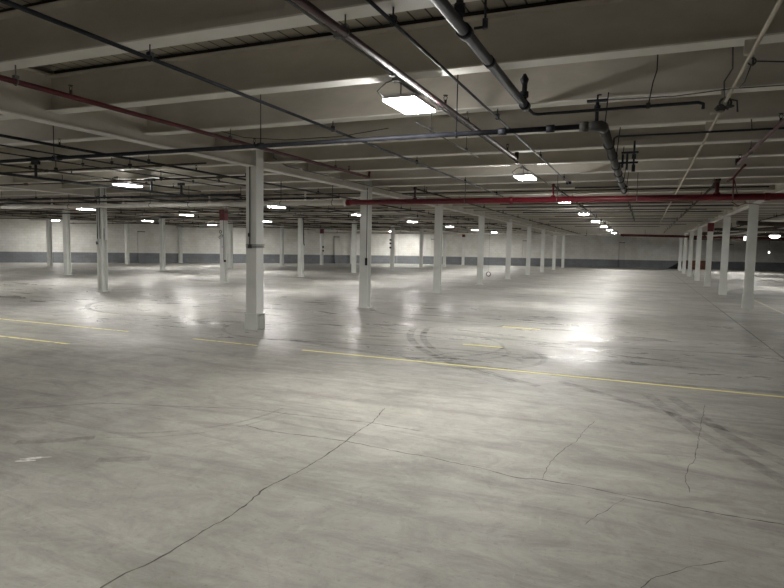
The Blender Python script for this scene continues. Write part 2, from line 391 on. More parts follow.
for y in ys:
    xm = xmin_at(y)+.02
    bounds = [XLL]+ROWS
    for i in range(len(bounds)-1):
        a, b = bounds[i], bounds[i+1]
        if y > yfar(b) - .1: continue
        if b <= xm+.3: continue
        a2 = max(a+.008 if i else a+.02, xm); b2 = b-.008 if i < len(bounds)-2 else b-.02
        if y > CY:
            a2 = max(a2, xm)
            # far wall cuts from the left: what is right of the wall line is outside, left of it is outside too
        if i and any(abs(y-cy) < .21 for cy in COLS.get(a, [])): a2 = max(a2, a+.135)
        if any(abs(y-cy) < .21 for cy in COLS.get(b, [])): b2 = min(b2, b-.135)
        L = round(b2-a2, 2)
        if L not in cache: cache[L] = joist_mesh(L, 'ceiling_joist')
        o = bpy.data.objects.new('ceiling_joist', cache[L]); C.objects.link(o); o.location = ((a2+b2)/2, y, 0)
        o['kind'] = 'structure'; o['label'] = 'cream steel joist under the plank deck, '+BAYN[i]; o['group'] = 'steel joists '+BAYN[i]

def girder(x, ya, yb, label):
    bm = bmesh.new(); L = yb-ya
    box(bm, -.006, .006, 0, L, GZ0+.016, GZ1-.016, 0)
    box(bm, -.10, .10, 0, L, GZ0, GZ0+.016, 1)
    box(bm, -.10, .10, 0, L, GZ1-.012, GZ1, 0)
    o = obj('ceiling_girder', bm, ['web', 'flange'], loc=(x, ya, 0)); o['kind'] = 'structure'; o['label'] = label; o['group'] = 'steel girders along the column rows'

COLW, COLD, FT = .235, .23, .016     # flange width (x), section depth (y)
def ysr(first, n, sp=6.13): return [first+sp*k for k in range(n)]
def base_col_mesh(closed=False):
    bm = bmesh.new(); w, d = COLW/2, COLD/2; T = JZ1
    if closed:
        box(bm, -w, w, -d, d, .30, T)
    else:
        box(bm, -w, w, -d, -d+FT, 0, T); box(bm, -w, w, d-FT, d, 0, T); box(bm, -.007, .007, -d+FT, d-FT, 0, T)
    me = bpy.data.meshes.new('steel_column'); bmesh.ops.recalc_face_normals(bm, faces=bm.faces[:]); bm.to_mesh(me); bm.free(); me.materials.append(M['column'])
    return me
CM = base_col_mesh(); CMB = base_col_mesh(True)
def plinth(parent, h=.31, e=.025):
    bm = bmesh.new(); w, d = COLW/2+e, COLD/2+e
    box(bm, -w, w, -d, -d+.02, 0, h); box(bm, -w, w, d-.02, d, 0, h); box(bm, -.012, .012, -d+.02, d-.02, 0, h)
    box(bm, -w, w, -d, d, h, h+.012)
    obj('base_sleeve', bm, 'column', parent)
def foot(parent):
    bm = bmesh.new(); box(bm, -.16, .16, -.15, .15, 0, .018); obj('base_plate', bm, 'column', parent)
def red_band(parent, z0, z1=GZ0-.0):
    bm = bmesh.new(); w, d = COLW/2+.012, COLD/2+.012
    box(bm, -w, w, -d, d, z0, z1); obj('red_band', bm, 'red_box', parent)
ORD = ['first', 'second', 'third', 'fourth', 'fifth', 'sixth', 'seventh', 'eighth', 'ninth', 'tenth']
ROWN = {-6.92: 'in the row left of the centre aisle', 2.95: 'in the row right of the centre aisle', -16.61: 'in the second row left of the aisle',
        -25.98: 'in the third row left of the aisle', -35.77: 'in the row nearest the left wall'}
col = {}
for x, yy in COLS.items():
    for i, y in enumerate(yy):
        closed = (x == -6.92 and i == 0)
        name = 'steel_column'
        o = bpy.data.objects.new(name, CMB if closed else CM); C.objects.link(o); o.location = (x, y, 0)
        if closed: lab = 'nearest and largest white steel column, coil of cable tied round it'
        elif x == 2.95 and i == 0: lab = 'white steel column nearest the viewer in the row right of the centre aisle'
        else:
            seen = i+1 if x != 2.95 else i
            lab = 'white steel column, %s from front %s' % (ORD[seen-1], ROWN[x])
        tag(o, lab, 'column', 'white steel columns '+ROWN[x])
        col[(x, i)] = o
        # steel plates that seat the column
        if (x, i) in ((-6.92, 0),): plinth(o)
        elif x == 2.95: plinth(o, .40, .02)
        elif (x, i) == (-6.92, 2): plinth(o, .28, .012)
        else: foot(o)
    g = sorted([YB+.05]+yy+[None], key=lambda t: 1e9 if t is None else t)
    end = min(yfar(x), yleft(x) if x < CX else 1e9)-.05
    pts = [YB+.05]+[v for v in yy if v < end]+[end]
    for a, b in zip(pts, pts[1:]):
        a2 = a+(COLD/2 if a in yy else 0); b2 = b-(COLD/2 if b in yy else 0)
        if b2-a2 > .3: girder(x, a2, b2, 'cream steel girder '+ROWN[x].replace('in the row', 'over the row').replace('in the second', 'over the second').replace('in the third', 'over the third'))
girder(-45.4, YB+.05, yleft(-45.4)-.05, 'cream steel girder beyond the left row of columns')
girder(12.8, YB+.05, yfar(12.8)-.05, 'cream steel girder far right of the aisle')

# things fixed on columns (they are parts of the column: bolted conduit, boxes, bands)
def relabel(key, s): col[key]['label'] = s
A0 = col[(-6.92, 0)]
bm = bmesh.new(); tube(bm, [(-.02, -COLD/2-.016, z) for z in (1.62, 3.1, 3.5)], .012, 8); obj('conduit', bm, 'conduit', A0)
bm = bmesh.new(); torus(bm, (0, 0, 1.62), .175, .005, 'z', 24); torus(bm, (.012, 0, 1.648), .180, .005, 'z', 24); torus(bm, (0, .01, 1.598), .172, .005, 'z', 24)
bm2 = bmesh.new(); box(bm2, -.05, .01, -COLD/2-.04, -COLD/2, 1.58, 1.65); obj('junction_box', bm2, 'conduit', A0)
obj('cable_coil', bm, 'rubber', A0, label='dark cable coil tied round the column')
bm = bmesh.new(); box(bm, -.06, -.015, -COLD/2-.02, -COLD/2, 1.80, 1.87); obj('switch', bm, 'black', A0)
C0 = col[(-16.61, 0)]
relabel((-16.61, 0), 'white steel column with conduits and boxes, nearest in the second row left of aisle')
for dx in (-.055, .01, .06):
    bm = bmesh.new(); tube(bm, [(dx, -COLD/2-.018, .05 if dx == .01 else 1.75), (dx, -COLD/2-.018, 3.4)], .014, 8); obj('conduit', bm, 'white_pipe' if dx == .01 else 'conduit', C0)
bm = bmesh.new(); box(bm, .0, .075, -COLD/2-.06, -COLD/2-.0, 1.62, 1.74); obj('junction_box', bm, 'housing', C0)
bm = bmesh.new(); box(bm, -.10, -.03, -COLD/2-.05, -COLD/2, 1.56, 1.66); obj('junction_box', bm, 'conduit', C0)
bm = bmesh.new(); box(bm, COLW/2, COLW/2+.075, -.04, .02, 1.72, 2.10); obj('panel_box', bm, 'housing', C0)
C1 = col[(-16.61, 1)]
red_band(C1, 2.66)
relabel((-16.61, 1), 'white steel column with red top, loops and sockets, second from front in its row')
bm = bmesh.new(); torus(bm, (-.06, -COLD/2-.02, 2.17), .06, .012, 'y', 16); torus(bm, (.0, -COLD/2-.02, 2.0), .05, .012, 'y', 16); torus(bm, (-.1, -COLD/2-.02, 1.94), .05, .01, 'y', 16)
obj('cable_loop', bm, 'rubber', C1)
for z, m_, dx in ((1.95, 'housing', .0), (1.53, 'housing', .06), (.93, 'black', .16)):
    bm = bmesh.new(); box(bm, dx-.04, dx+.04, -COLD/2-.05, -COLD/2+.01, z-.045, z+.045); obj('socket_box', bm, m_, C1)
bm = bmesh.new(); tube(bm, [(.10, -COLD/2-.016, .95), (.10, -COLD/2-.016, 2.7)], .012, 6); obj('conduit', bm, 'conduit', C1)
C2 = col[(-16.61, 2)]
relabel((-16.61, 2), 'white steel column with a long black strap hanging at its side')
bm = bmesh.new(); tube(bm, [(.19, -.06, 3.1), (.20, -.06, 2.4), (.21, -.06, 1.75), (.25, -.06, 1.66)], .025, 8); box(bm, COLW/2-.005, .215, -.08, -.04, 3.0, 3.06); obj('strap', bm, 'rubber', C2)
D4 = col[(-25.98, 4)]; red_band(D4, 2.72)
relabel((-25.98, 4), 'white steel column with red top, fifth in the third row left of the aisle')
for za, zb in ((1.45, 1.65), (1.15, 1.3)):
    bm = bmesh.new(); box(bm, COLW/2-.02, COLW/2+.09, -.1, .0, za, zb); obj('switch_box', bm, 'black', D4)
C4 = col[(-16.61, 4)]
for z in (1.55, 1.85, 2.1):
    bm = bmesh.new(); box(bm, -COLW/2-.05, -.03, -COLD/2-.05, -COLD/2, z, z+.13); obj('switch_box', bm, 'black', C4); relabel((-16.61, 4), 'white steel column with three black boxes up its side, second row left of aisle')
C7 = col[(-16.61, 7)]; red_band(C7, 2.78); relabel((-16.61, 7), 'white steel column with red top by the far wall, second row left of aisle')
B2 = col[(2.95, 3)]; red_band(B2, 2.70); relabel((2.95, 3), 'white steel column with red top in the row right of the centre aisle')
A1 = col[(-6.92, 1)]
bm = bmesh.new(); tube(bm, [(COLW/2-.03, -COLD/2-.0, 1.35), (COLW/2-.03, -COLD/2-.0, 3.2)], .011, 6); obj('conduit', bm, 'conduit', A1)
bm = bmesh.new(); box(bm, COLW/2-.06, COLW/2, -COLD/2-.03, -COLD/2, 1.15, 1.35); obj('switch_box', bm, 'black', A1)

# ------------------------------------------------------------------ lamps
def make_lamp():
    t = thing('ceiling_light', '', 'ceiling light')
    w, l = .165, .30
    bm = bmesh.new(); box(bm, -w, w, -l, l, .020, .050); box(bm, -.09, .09, -.2, .2, .050, .085); obj('housing', bm, 'housing', t)
    bm = bmesh.new(); box(bm, -w+.006, w-.006, -l+.006, l-.006, 0, .020); obj('diffuser', bm, 'lamp', t)
    bm = bmesh.new()
    for y in (-.24, .24): tube(bm, [(0, y, .045), (0, y, .18)], .006, 6)
    box(bm, -.02, .02, -.26, .26, .172, .183)
    obj('hanger', bm, 'conduit', t)
    bm = bmesh.new(); tube(bm, [(.02, -.33, .19), (-.10, -.36, .15), (-.19, -.36, .08), (-.15, -.31, .035)], .007, 6); obj('cable', bm, 'rubber', t)
    bm = bmesh.new(); box(bm, -.03, .04, -.39, -.32, .15, .183); obj('junction_box', bm, 'conduit', t)
    return t
lamp0 = make_lamp(); used = False
ZL = 3.035
LAMPS = []
for i, y in enumerate([-.68, 5.55, 11.75, 17.7, 23.9, 29.97, 36.3, 42.2, 49.0, 55.2]): LAMPS.append((-2.2, y, 'centre', i-1))
for i, y in enumerate([5.0, 11.0, 17.45, 23.79, 30.5, 37.3, 43.6, 49.9, 55.9]): LAMPS.append((-11.8, y, 'second', i-1))
for i, y in enumerate([5.0, 11.2, 17.43, 23.2, 29.95, 49.2, 54.2]): LAMPS.append((-21.0, y, 'third', i-2))
for i, y in enumerate([17.0, 29.25, 35.5, 41.0]): LAMPS.append((-29.7, y, 'fourth', i-1))
LAMPS.append((-37.5, 22.2, 'fifth', -1)); LAMPS.append((-39.2, 29.85, 'fifth', 0))
RN = {'centre': 'over the centre aisle', 'second': 'in the second lamp row left of the aisle', 'third': 'in the third lamp row left of the aisle',
      'fourth': 'in the fourth lamp row left of the aisle', 'fifth': 'close to the left wall'}
for x, y, rn, k in LAMPS:
    if not used: t = lamp0; used = True
    else:
        t = lamp0.copy(); C.objects.link(t)
        for ch in lamp0.children: copy_part(ch, t)
    t.location = (x, y, ZL if rn != 'fifth' else 3.10)
    if y in (17.45, 17.43):
        t.location.z = 2.945; bm = bmesh.new()
        for yy in (-.24, .24): tube(bm, [(0, yy, .18), (0, yy, .30)], .006, 6)
        obj('hanger_rod', bm, 'conduit', t)
    if rn == 'centre' and k == 0: lab = 'nearest and largest glaring white LED panel light over the centre aisle'
    elif k < 0: lab = 'white LED panel light behind the viewer '+RN[rn]
    elif rn == 'fifth': lab = 'white LED panel light close to the left wall'
    else: lab = 'white LED panel light, %s from front %s' % (ORD[k], RN[rn])
    t['label'] = lab; t['group'] = 'LED panel lights '+RN[rn]

# ------------------------------------------------------------------ pipework
def near_joist(y):
    return min(ys, key=lambda v: abs(v-y))
def clevis(bm, x, y, z, r, top):
    torus(bm, (x, y, z), r+.006, .006, 'y', 14, 5)
    tube(bm, [(x, y, z+r+.004), (x, y, top)], .006, 6)
    box(bm, x-.02, x+.02, y-.02, y+.02, z+r+.002, z+r+.03)
head_me = None
def head(parent, x, y, z, up=True):
    """upright sprinkler head with its deflector"""
    bm = bmesh.new(); s = 1 if up else -1
    tube(bm, [(x, y, z), (x, y, z+s*.05)], .014, 8)
    tube(bm, [(x-.012, y, z+s*.05), (x-.02, y, z+s*.075), (x, y, z+s*.095)], .004, 5)
    tube(bm, [(x+.012, y, z+s*.05), (x+.02, y, z+s*.075), (x, y, z+s*.095)], .004, 5)
    tube(bm, [(x, y, z+s*.095), (x, y, z+s*.10)], .025, 10)
    return obj('sprinkler_head', bm, 'dark_pipe', parent)
def ypipe(name, label, cat, x, z, a, b, r, mat, group=None, hang=True, heads=0, coup=0, h0=None):
    bm = bmesh.new(); tube(bm, [(x, a, z), (x, b, z)], r, 10)
    o = obj(name, bm, mat); tag(o, label, cat, group)
    if hang:
        y = near_joist(a+.4)
        step = 2 if b-a > 4 else 1
        k = ys.index(y)
        while k < len(ys) and ys[k] < b-.1:
            if ys[k] > a+.05:
                bm = bmesh.new(); clevis(bm, x, ys[k], z, r, JZ0+.001); obj('hanger', bm, mat if mat in ('black_pipe', 'dark_pipe') else 'conduit', o)
            k += step
    if heads:
        y = a+(h0 if h0 is not None else 1.2); 
        while y < b-.2:
            head(o, x, y, z+r*.5, True); y += heads
    if coup:
        y = a+.9
        while y < b-.2:
            bm = bmesh.new(); tube(bm, [(x, y-.05, z), (x, y+.05, z)], r+.012, 12); y += coup; obj('coupling', bm, mat, o)
    return o
def xpipe(name, label, cat, y, z, a, b, r, mat, group=None, rods=(), coup=0, top=JZ0):
    bm = bmesh.new(); tube(bm, [(a, y, z), (b, y, z)], r, 12)
    o = obj(name, bm, mat); tag(o, label, cat, group)
    for x in rods:
        bm = bmesh.new(); torus(bm, (x, y, z), r+.008, .008, 'x', 14, 5); tube(bm, [(x, y, z+r+.004), (x, y, top)], .008, 6); box(bm, x-.025, x+.025, y-.025, y+.025, z+r, z+r+.04)
        obj('hanger', bm, 'black_pipe', o)
    if coup:
        x = a+.7
        while x < b-.3:
            bm = bmesh.new(); tube(bm, [(x-.06, y, z), (x+.06, y, z)], r+.014, 14); x += coup; obj('coupling', bm, mat, o)
    return o

# near lines that run down the aisle
o = ypipe('conduit', 'dark pipe crossing the upper left corner, nearest line left of the lamp', 'pipe', -3.76, 3.14, -3.4, 16.8, .017, 'black_pipe', hang=True)
o = ypipe('sprinkler_pipe', 'maroon pipe at upper left ending before the main red pipe', 'pipe', -5.38, 3.10, -3.2, 11.35, .026, 'maroon', heads=3.05, h0=4.57+2.95)
bm = bmesh.new(); tube(bm, [(-5.38, 11.33, 3.10), (-5.38, 11.36, 3.22)], .03, 8); obj('end_elbow', bm, 'maroon', o)
o = ypipe('sprinkler_pipe', 'faded plum pipe passing just right of the nearest lamp', 'pipe', -1.98, 3.125, -3.4, 9.7, .026, 'plum', heads=3.05, h0=3.3)
bm = bmesh.new(); tube(bm, [(-1.98, 9.68, 3.12), (-1.98, 9.74, 3.12), (-1.98, 9.76, 3.22)], .034, 8); obj('end_elbow', bm, 'dark_pipe', o)
o = ypipe('conduit', 'thin grey conduit feeding the aisle lamps', 'conduit', -2.2, 3.231, -6, 49.5, .011, 'conduit', hang=False)
for yy in (4.05, 5.10, 6.5, 10.9):
    bm = bmesh.new(); box(bm, -2.225, -2.175, yy-.025, yy+.025, 3.212, 3.249); obj('junction_box', bm, 'conduit', o)
ypipe('conduit', 'thin conduit running on from the nearest lamp, ending mid-ceiling', 'conduit', -2.42, 3.05, 6.3, 9.0, .009, 'conduit', hang=True)
o = ypipe('conduit', 'thin dark pipe to the right of the nearest lamp', 'pipe', -1.62, 3.15, -3.4, 13.85, .013, 'black_pipe', hang=True)
bm = bmesh.new(); box(bm, -1.67, -1.57, 13.75, 13.9, 3.12, 3.18); obj('junction_box', bm, 'black_pipe', o)

# big dark drain pipe with risers
Z5 = 2.98
bm = bmesh.new(); tube(bm, [(-1.08, -3.5, Z5), (-1.08, 5.62, Z5)], .036, 14)
o = obj('drain_pipe', bm, 'black_pipe'); tag(o, 'thick dark pipe at top centre ending in a riser and side branch', 'pipe')
for yy, rr in ((3.62, .047), (1.2, .047), (4.25, .042)):
    bm = bmesh.new(); tube(bm, [(-1.08, yy-.04, Z5), (-1.08, yy+.04, Z5)], rr, 14); obj('coupling', bm, 'black_pipe', o)
bm = bmesh.new(); tube(bm, [(-1.08, 3.50, Z5), (-1.08, 3.50, 3.10), (-1.08, 3.50, 3.62)], .022, 10); tube(bm, [(-1.08, 3.50, 3.22), (-1.08, 3.50, 3.30)], .036, 10); tube(bm, [(-1.08, 3.50, 3.04), (-1.08, 3.5, 3.1)], .034, 10)
tube(bm, [(-1.08, 3.50, 3.55), (-1.08, 3.50, DECK)], .02, 10); obj('riser', bm, 'black_pipe', o)
bm = bmesh.new(); tube(bm, [(-.98, 3.72, 3.06), (-.98, 3.70, DECK)], .008, 6); tube(bm, [(-.98, 3.72, 3.02), (-.98, 3.72, 3.08)], .018, 8); tube(bm, [(-1.05, 3.72, 3.03), (-.97, 3.72, 3.03)], .009, 6); obj('hanger', bm, 'black_pipe', o)
bm = bmesh.new(); tube(bm, [(-1.08, 5.56, Z5), (-1.08, 5.56, 3.06), (-1.075, 5.56, 3.20)], .024, 10); tube(bm, [(-1.08, 5.56, 3.04), (-1.08, 5.56, 3.09)], .040, 10)
tube(bm, [(-1.08, 5.56, 3.15), (-1.08, 5.56, 3.20), (-1.08, 5.56, 3.25)], [.022, .040, .012], 10)
obj('riser', bm, 'black_pipe', o)
bm = bmesh.new(); tube(bm, [(-1.08, 5.55, Z5), (-1.08, 5.66, Z5)], .046, 14); obj('end_cap', bm, 'black_pipe', o)
bm = bmesh.new(); tube(bm, [(-1.08, 5.62, Z5), (-1.065, 5.98, Z5), (-1.03, 6.02, Z5), (.38, 5.99, Z5), (.42, 5.99, Z5-.015), (.42, 5.99, Z5-.06)], .015, 10)
o2 = obj('branch_pipe', bm, 'black_pipe', o)
bm = bmesh.new(); tube(bm, [(-.03, 6.0, Z5), (.0, 6.05, 3.2), (.03, 6.2, 3.35), (.03, 6.3, DECK)], .006, 6); tube(bm, [(-.03, 6.0, Z5-.02), (-.03, 6.0, Z5+.03)], .020, 8); obj('hanger', bm, 'rubber', o)

# cross main in front, then the elbow and the big pipe down the aisle
Z6, Y6 = 2.90, 6.35
bm = bmesh.new(); tube(bm, [(-30, Y6, Z6), (-.60, Y6, Z6)], .027, 12)
o = obj('cross_main', bm, 'black_pipe'); tag(o, 'long dark pipe crossing in front of the nearest column to the right elbow', 'pipe')
for x in (-4.54, -.95, -1.45, -8.2):
    bm = bmesh.new(); tube(bm, [(x-.04, Y6, Z6), (x+.04, Y6, Z6)], .039, 12); obj('coupling', bm, 'black_pipe', o)
for x in (-4.54, -1.96, -8.3, -11.3, -14.4):
    bm = bmesh.new(); torus(bm, (x, Y6, Z6), .038, .007, 'x', 14, 5); yj = 6.77 if x > -6 else Y6
    tube(bm, [(x, Y6, Z6+.03), (x, Y6, 3.44), (x, Y6, DECK)], .0065, 6); obj('hanger', bm, 'black_pipe', o)
bm = bmesh.new(); tube(bm, [(-.62, Y6, Z6), (-.52, Y6, Z6), (-.46, Y6+.02, Z6), (-.44, Y6+.08, Z6), (-.44, Y6+.16, Z6)], [.040, .050, .054, .052, .050], 14)
tube(bm, [(-.66, Y6, Z6), (-.58, Y6, Z6)], .050, 14); obj('elbow', bm, 'grey_pipe', o)
bm = bmesh.new(); tube(bm, [(-.50, Y6, Z6+.04), (-.50, Y6, 3.12), (-.50, Y6, 3.14)], .018, 8); tube(bm, [(-.50, Y6, 3.05), (-.50, Y6, 3.10)], .032, 8)
box(bm, -.60, -.40, Y6-.03, Y6+.03, 3.135, 3.155); tube(bm, [(-.42, Y6, Z6), (-.40, Y6, 3.22)], .006, 6); tube(bm, [(-.50, Y6, 3.15), (-.50, Y6, 3.2), (-.5, 6.75, 3.3)], .01, 6); obj('bracket', bm, 'black_pipe', o)
bm = bmesh.new(); tube(bm, [(-.44, Y6+.16, Z6), (-.445, 13.5, Z6)], .05, 14)
o = obj('drain_pipe', bm, 'grey_pipe'); tag(o, 'thick grey pipe running from the elbow down the aisle to the red main', 'pipe')
for yy in (7.5, 8.4, 9.4, 10.3, 11.2, 12.3, 13.2):
    bm = bmesh.new(); torus(bm, (-.442, yy, Z6), .055, .01, 'y', 14, 6); obj('coupling', bm, 'black_pipe', o)
for yy in (8.31, 9.84, 11.37, 12.9):
    bm = bmesh.new(); tube(bm, [(-.39, yy, Z6), (-.36, yy, 3.25)], .007, 6); tube(bm, [(-.5, yy, Z6), (-.52, yy, 3.25)], .007, 6); obj('hanger', bm, 'black_pipe', o)
bm = bmesh.new()
for dx, za, zb in ((.09, 2.86, 3.05), (.15, 2.83, 3.08)):
    tube(bm, [(-.44+dx, 9.3, za), (-.44+dx, 9.3, zb)], .016, 8)
box(bm, -.37, -.14, 9.27, 9.33, 3.06, 3.085); tube(bm, [(-.40, 9.3, 2.93), (-.14, 9.3, 2.93)], .016, 8); tube(bm, [(-.20, 9.3, 2.80), (-.20, 9.3, 3.24)], .014, 8)
tube(bm, [(-.20, 9.3, 2.80), (-.20, 9.3, 2.90)], .026, 10); tube(bm, [(-.20, 9.3, 2.98), (-.20, 9.3, 3.05)], .03, 10)
obj('valve_cluster', bm, 'black_pipe', o)
ypipe('conduit', 'small grey pipe beyond the red main in the centre aisle', 'pipe', -.44, 2.95, 15.0, 27, .022, 'grey_pipe', coup=2.2)
bm = bmesh.new(); tube(bm, [(-.42, 8.12, 3.0), (-.42, 8.12, 3.08), (-.38, 8.12, 3.10), (4.5, 8.18, 3.10)], .013, 10)
o = obj('sprinkler_pipe', bm, 'black_pipe'); tag(o, 'thin black pipe running right from the thick grey pipe', 'pipe')
bm = bmesh.new()
for x in (1.1, 2.4): tube(bm, [(x, 8.17, 3.10), (x, 8.28, 3.25)], .006, 6)
obj('hanger', bm, 'rubber', o)
xpipe('sprinkler_pipe', 'thin dark pipe joining the aisle pipe just before the red main', 'pipe', 14.9, 3.15, -1.6, -.42, .018, 'black_pipe')

# right-hand side lines
o = ypipe('conduit', 'pale painted conduit slanting down from the upper right corner', 'conduit', .66, 3.12, -3.4, 32, .015, 'pale_conduit', hang=False)
for yy in (5.25, 8.31, 11.37, 14.43, 17.5, 23.6, 29.75):
    bm = bmesh.new(); box(bm, .62, .70, yy-.015, yy+.015, 3.14, 3.25); obj('clamp', bm, 'pale_conduit', o)
bm = bmesh.new(); torus(bm, (.69, 5.34, 3.115), .026, .006, 'y', 14); torus(bm, (.70, 5.36, 3.12), .03, .006, 'x', 14); tube(bm, [(.72, 5.36, 3.12), (1.1, 5.35, 3.07), (2.2, 5.4, 3.05)], .006, 6)
tube(bm, [(.69, 5.37, 3.10), (.68, 5.6, 3.03), (.66, 5.75, 3.02), (.62, 5.9, 3.06)], .005, 6)
c1 = obj('hanging_cable', bm, 'rubber'); tag(c1, 'knotted black cable looped on the pale conduit at upper right', 'cable')
bm = bmesh.new(); torus(bm, (.66, 6.68, 3.11), .05, .010, 'y', 16); torus(bm, (.68, 6.66, 3.09), .045, .009, 'x', 16); torus(bm, (.62, 6.68, 3.06), .035, .01, 'y', 14); torus(bm, (.70, 6.70, 3.08), .035, .009, 'z', 14)
tube(bm, [(.57, 6.7, 3.06), (.60, 6.7, 3.09), (.68, 6.7, 3.15), (.76, 6.7, 3.13), (.77, 6.7, 3.02)], .009, 6); box(bm, .585, .64, 6.64, 6.70, 3.035, 3.07)
c2 = obj('hanging_cable', bm, 'rubber'); tag(c2, 'tangled black cable and clamp under the stained joist at right', 'cable')
bm = bmesh.new(); tube(bm, [(.53, 6.60, 3.0), (.64, 6.66, 3.03)], .010, 8); box(bm, .62, .65, 6.69, 6.71, 3.02, 3.25); box(bm, .62, .65, 6.69, 6.78, 3.235, 3.25)
c3 = obj('bracket', bm, 'pale_conduit'); tag(c3, 'short pale bar bracket under the stained joist beside the cable tangle', 'bracket')
bm = bmesh.new(); tube(bm, [(-.45, 6.72, 3.235), (.2, 6.7, 3.215), (.7, 6.65, 3.235), (1.4, 6.7, 3.24), (3.0, 6.7, 3.22)], .005, 5)
c4 = obj('loose_wire', bm, 'rubber'); tag(c4, 'thin dark wire strung along the joist at upper right', 'cable')
bm = bmesh.new(); tube(bm, [(.55, 5.20, 3.26), (.55, 5.235, 3.48), (.50, 5.235, 3.56)], .004, 5)
bm.free()
bm = bmesh.new(); tube(bm, [(.70, 6.74, 3.67), (.71, 6.74, 3.45), (.64, 6.70, 3.32), (.65, 6.66, 3.10)], .008, 6)
c5 = obj('flexible_conduit', bm, 'conduit'); tag(c5, 'thin bent conduit running down a joist face at upper right', 'conduit')
bm = bmesh.new()
for x, z0, z1, w in ((.40, 3.27, 3.5, .012), (.47, 3.27, 3.62, .02), (.53, 3.27, 3.55, .015), (.60, 3.27, 3.66, .03), (.70, 3.27, 3.6, .012), (.34, 3.27, 3.45, .01)):
    box(bm, x-w/2, x+w/2, 6.7567, 6.762, z0, z1)
o = ypipe('sprinkler_pipe', 'maroon pipe at the right edge ending in a small elbow', 'pipe', 1.33, 3.10, -3.4, 11.15, .024, 'maroon', heads=3.05, h0=2.1)
bm2 = bmesh.new(); tube(bm2, [(1.33, 11.1, 3.10), (1.33, 11.2, 3.10), (1.33, 11.22, 3.19)], .032, 8); obj('end_elbow', bm2, 'dark_pipe', o)
bm.free()
o = ypipe('sprinkler_pipe', 'dark red branch pipe right of the aisle beyond the red main', 'pipe', 1.31, 3.10, 13.4, 50, .025, 'dark_pipe', heads=3.05)
bm = bmesh.new(); tube(bm, [(1.60, 12.4, 3.24), (1.60, 12.9, 3.24), (1.50, 13.0, 3.08), (1.44, 13.4, 3.06)], .022, 8); tube(bm, [(1.50, 13.0, 3.06), (1.60, 13.8, 2.72)], .014, 8); tube(bm, [(1.50, 13.0, 3.08), (1.68, 13.85, 2.86)], .012, 8)
tube(bm, [(1.60, 13.95, 2.70), (1.78, 14.5, 2.66), (1.95, 14.6, 2.72), (2.2, 14.7, 2.70)], .008, 6)
c6 = obj('brace_rods', bm, 'maroon'); tag(c6, 'dark bracing rods and loose loop over the red main at right', 'brace')

# the red / white main across the hall
Y8, Z8 = 13.80, 2.785
XJ = -7.18
bm = bmesh.new(); tube(bm, [(XJ, Y8, Z8), (12, Y8, Z8)], .068, 18)
red = obj('red_main', bm, 'red'); tag(red, 'thick bright red sprinkler main crossing the hall under the ceiling', 'pipe')
def riser(parent, x, r, mat, ztop=3.10, fl=True):
    bm = bmesh.new(); tube(bm, [(x, Y8, Z8+.05), (x, Y8, ztop)], r, 10); tube(bm, [(x, Y8, Z8+.045), (x, Y8, Z8+.10)], [r+.05, r+.012], 12); tube(bm, [(x, Y8, ztop-.03), (x, Y8, ztop+.04)], r+.012, 10)
    obj('riser', bm, mat, parent)
riser(red, 1.31, .040, 'maroon', 3.12); riser(red, -1.95, .022, 'red', 3.10); riser(red, -5.28, .028, 'plum', 3.10)
for x in (-1.86, -.2, 3.9, -4.0, 5.6):
    bm = bmesh.new(); torus(bm, (x, Y8, Z8), .074, .008, 'x', 16, 5); tube(bm, [(x, Y8, Z8+.07), (x, Y8, DECK)], .008, 6)
    obj('hanger', bm, 'conduit', red)
for x in (-2.9, 2.2, XJ+.05):
    bm = bmesh.new(); tube(bm, [(x-.05, Y8, Z8), (x+.05, Y8, Z8)], .08, 16); obj('coupling', bm, 'red', red)
bm = bmesh.new(); tube(bm, [(-46, Y8, Z8), (XJ-.07, Y8, Z8)], .058, 16)
wh = obj('white_main', bm, 'white_pipe'); tag(wh, 'white painted sprinkler main, left continuation of the thick red main', 'pipe')
bm = bmesh.new(); tube(bm, [(XJ-.09, Y8, Z8), (XJ, Y8, Z8)], .082, 16); torus(bm, (XJ-.045, Y8, Z8), .085, .012, 'x', 16, 6); tube(bm, [(XJ-.045, Y8-.03, Z8-.07), (XJ-.045, Y8-.03, Z8-.11)], .012, 6); obj('coupling', bm, 'white_pipe', wh)
for x in (-7.6, -9.2, -13.9, -17.4, -20.7, -12.4):
    bm = bmesh.new(); torus(bm, (x, Y8, Z8), .064, .008, 'x', 16, 5); tube(bm, [(x, Y8, Z8+.06), (x, Y8, DECK)], .008, 6); obj('hanger', bm, 'black_pipe', wh)
for x in (-8.43, -11.65, -15.0, -18.2):
    bm = bmesh.new(); tube(bm, [(x, Y8, Z8+.04), (x, Y8, 3.10)], .026, 10); tube(bm, [(x, Y8, Z8+.04), (x, Y8, Z8+.09)], [.06, .035], 12); obj('riser', bm, 'white_pipe', wh)

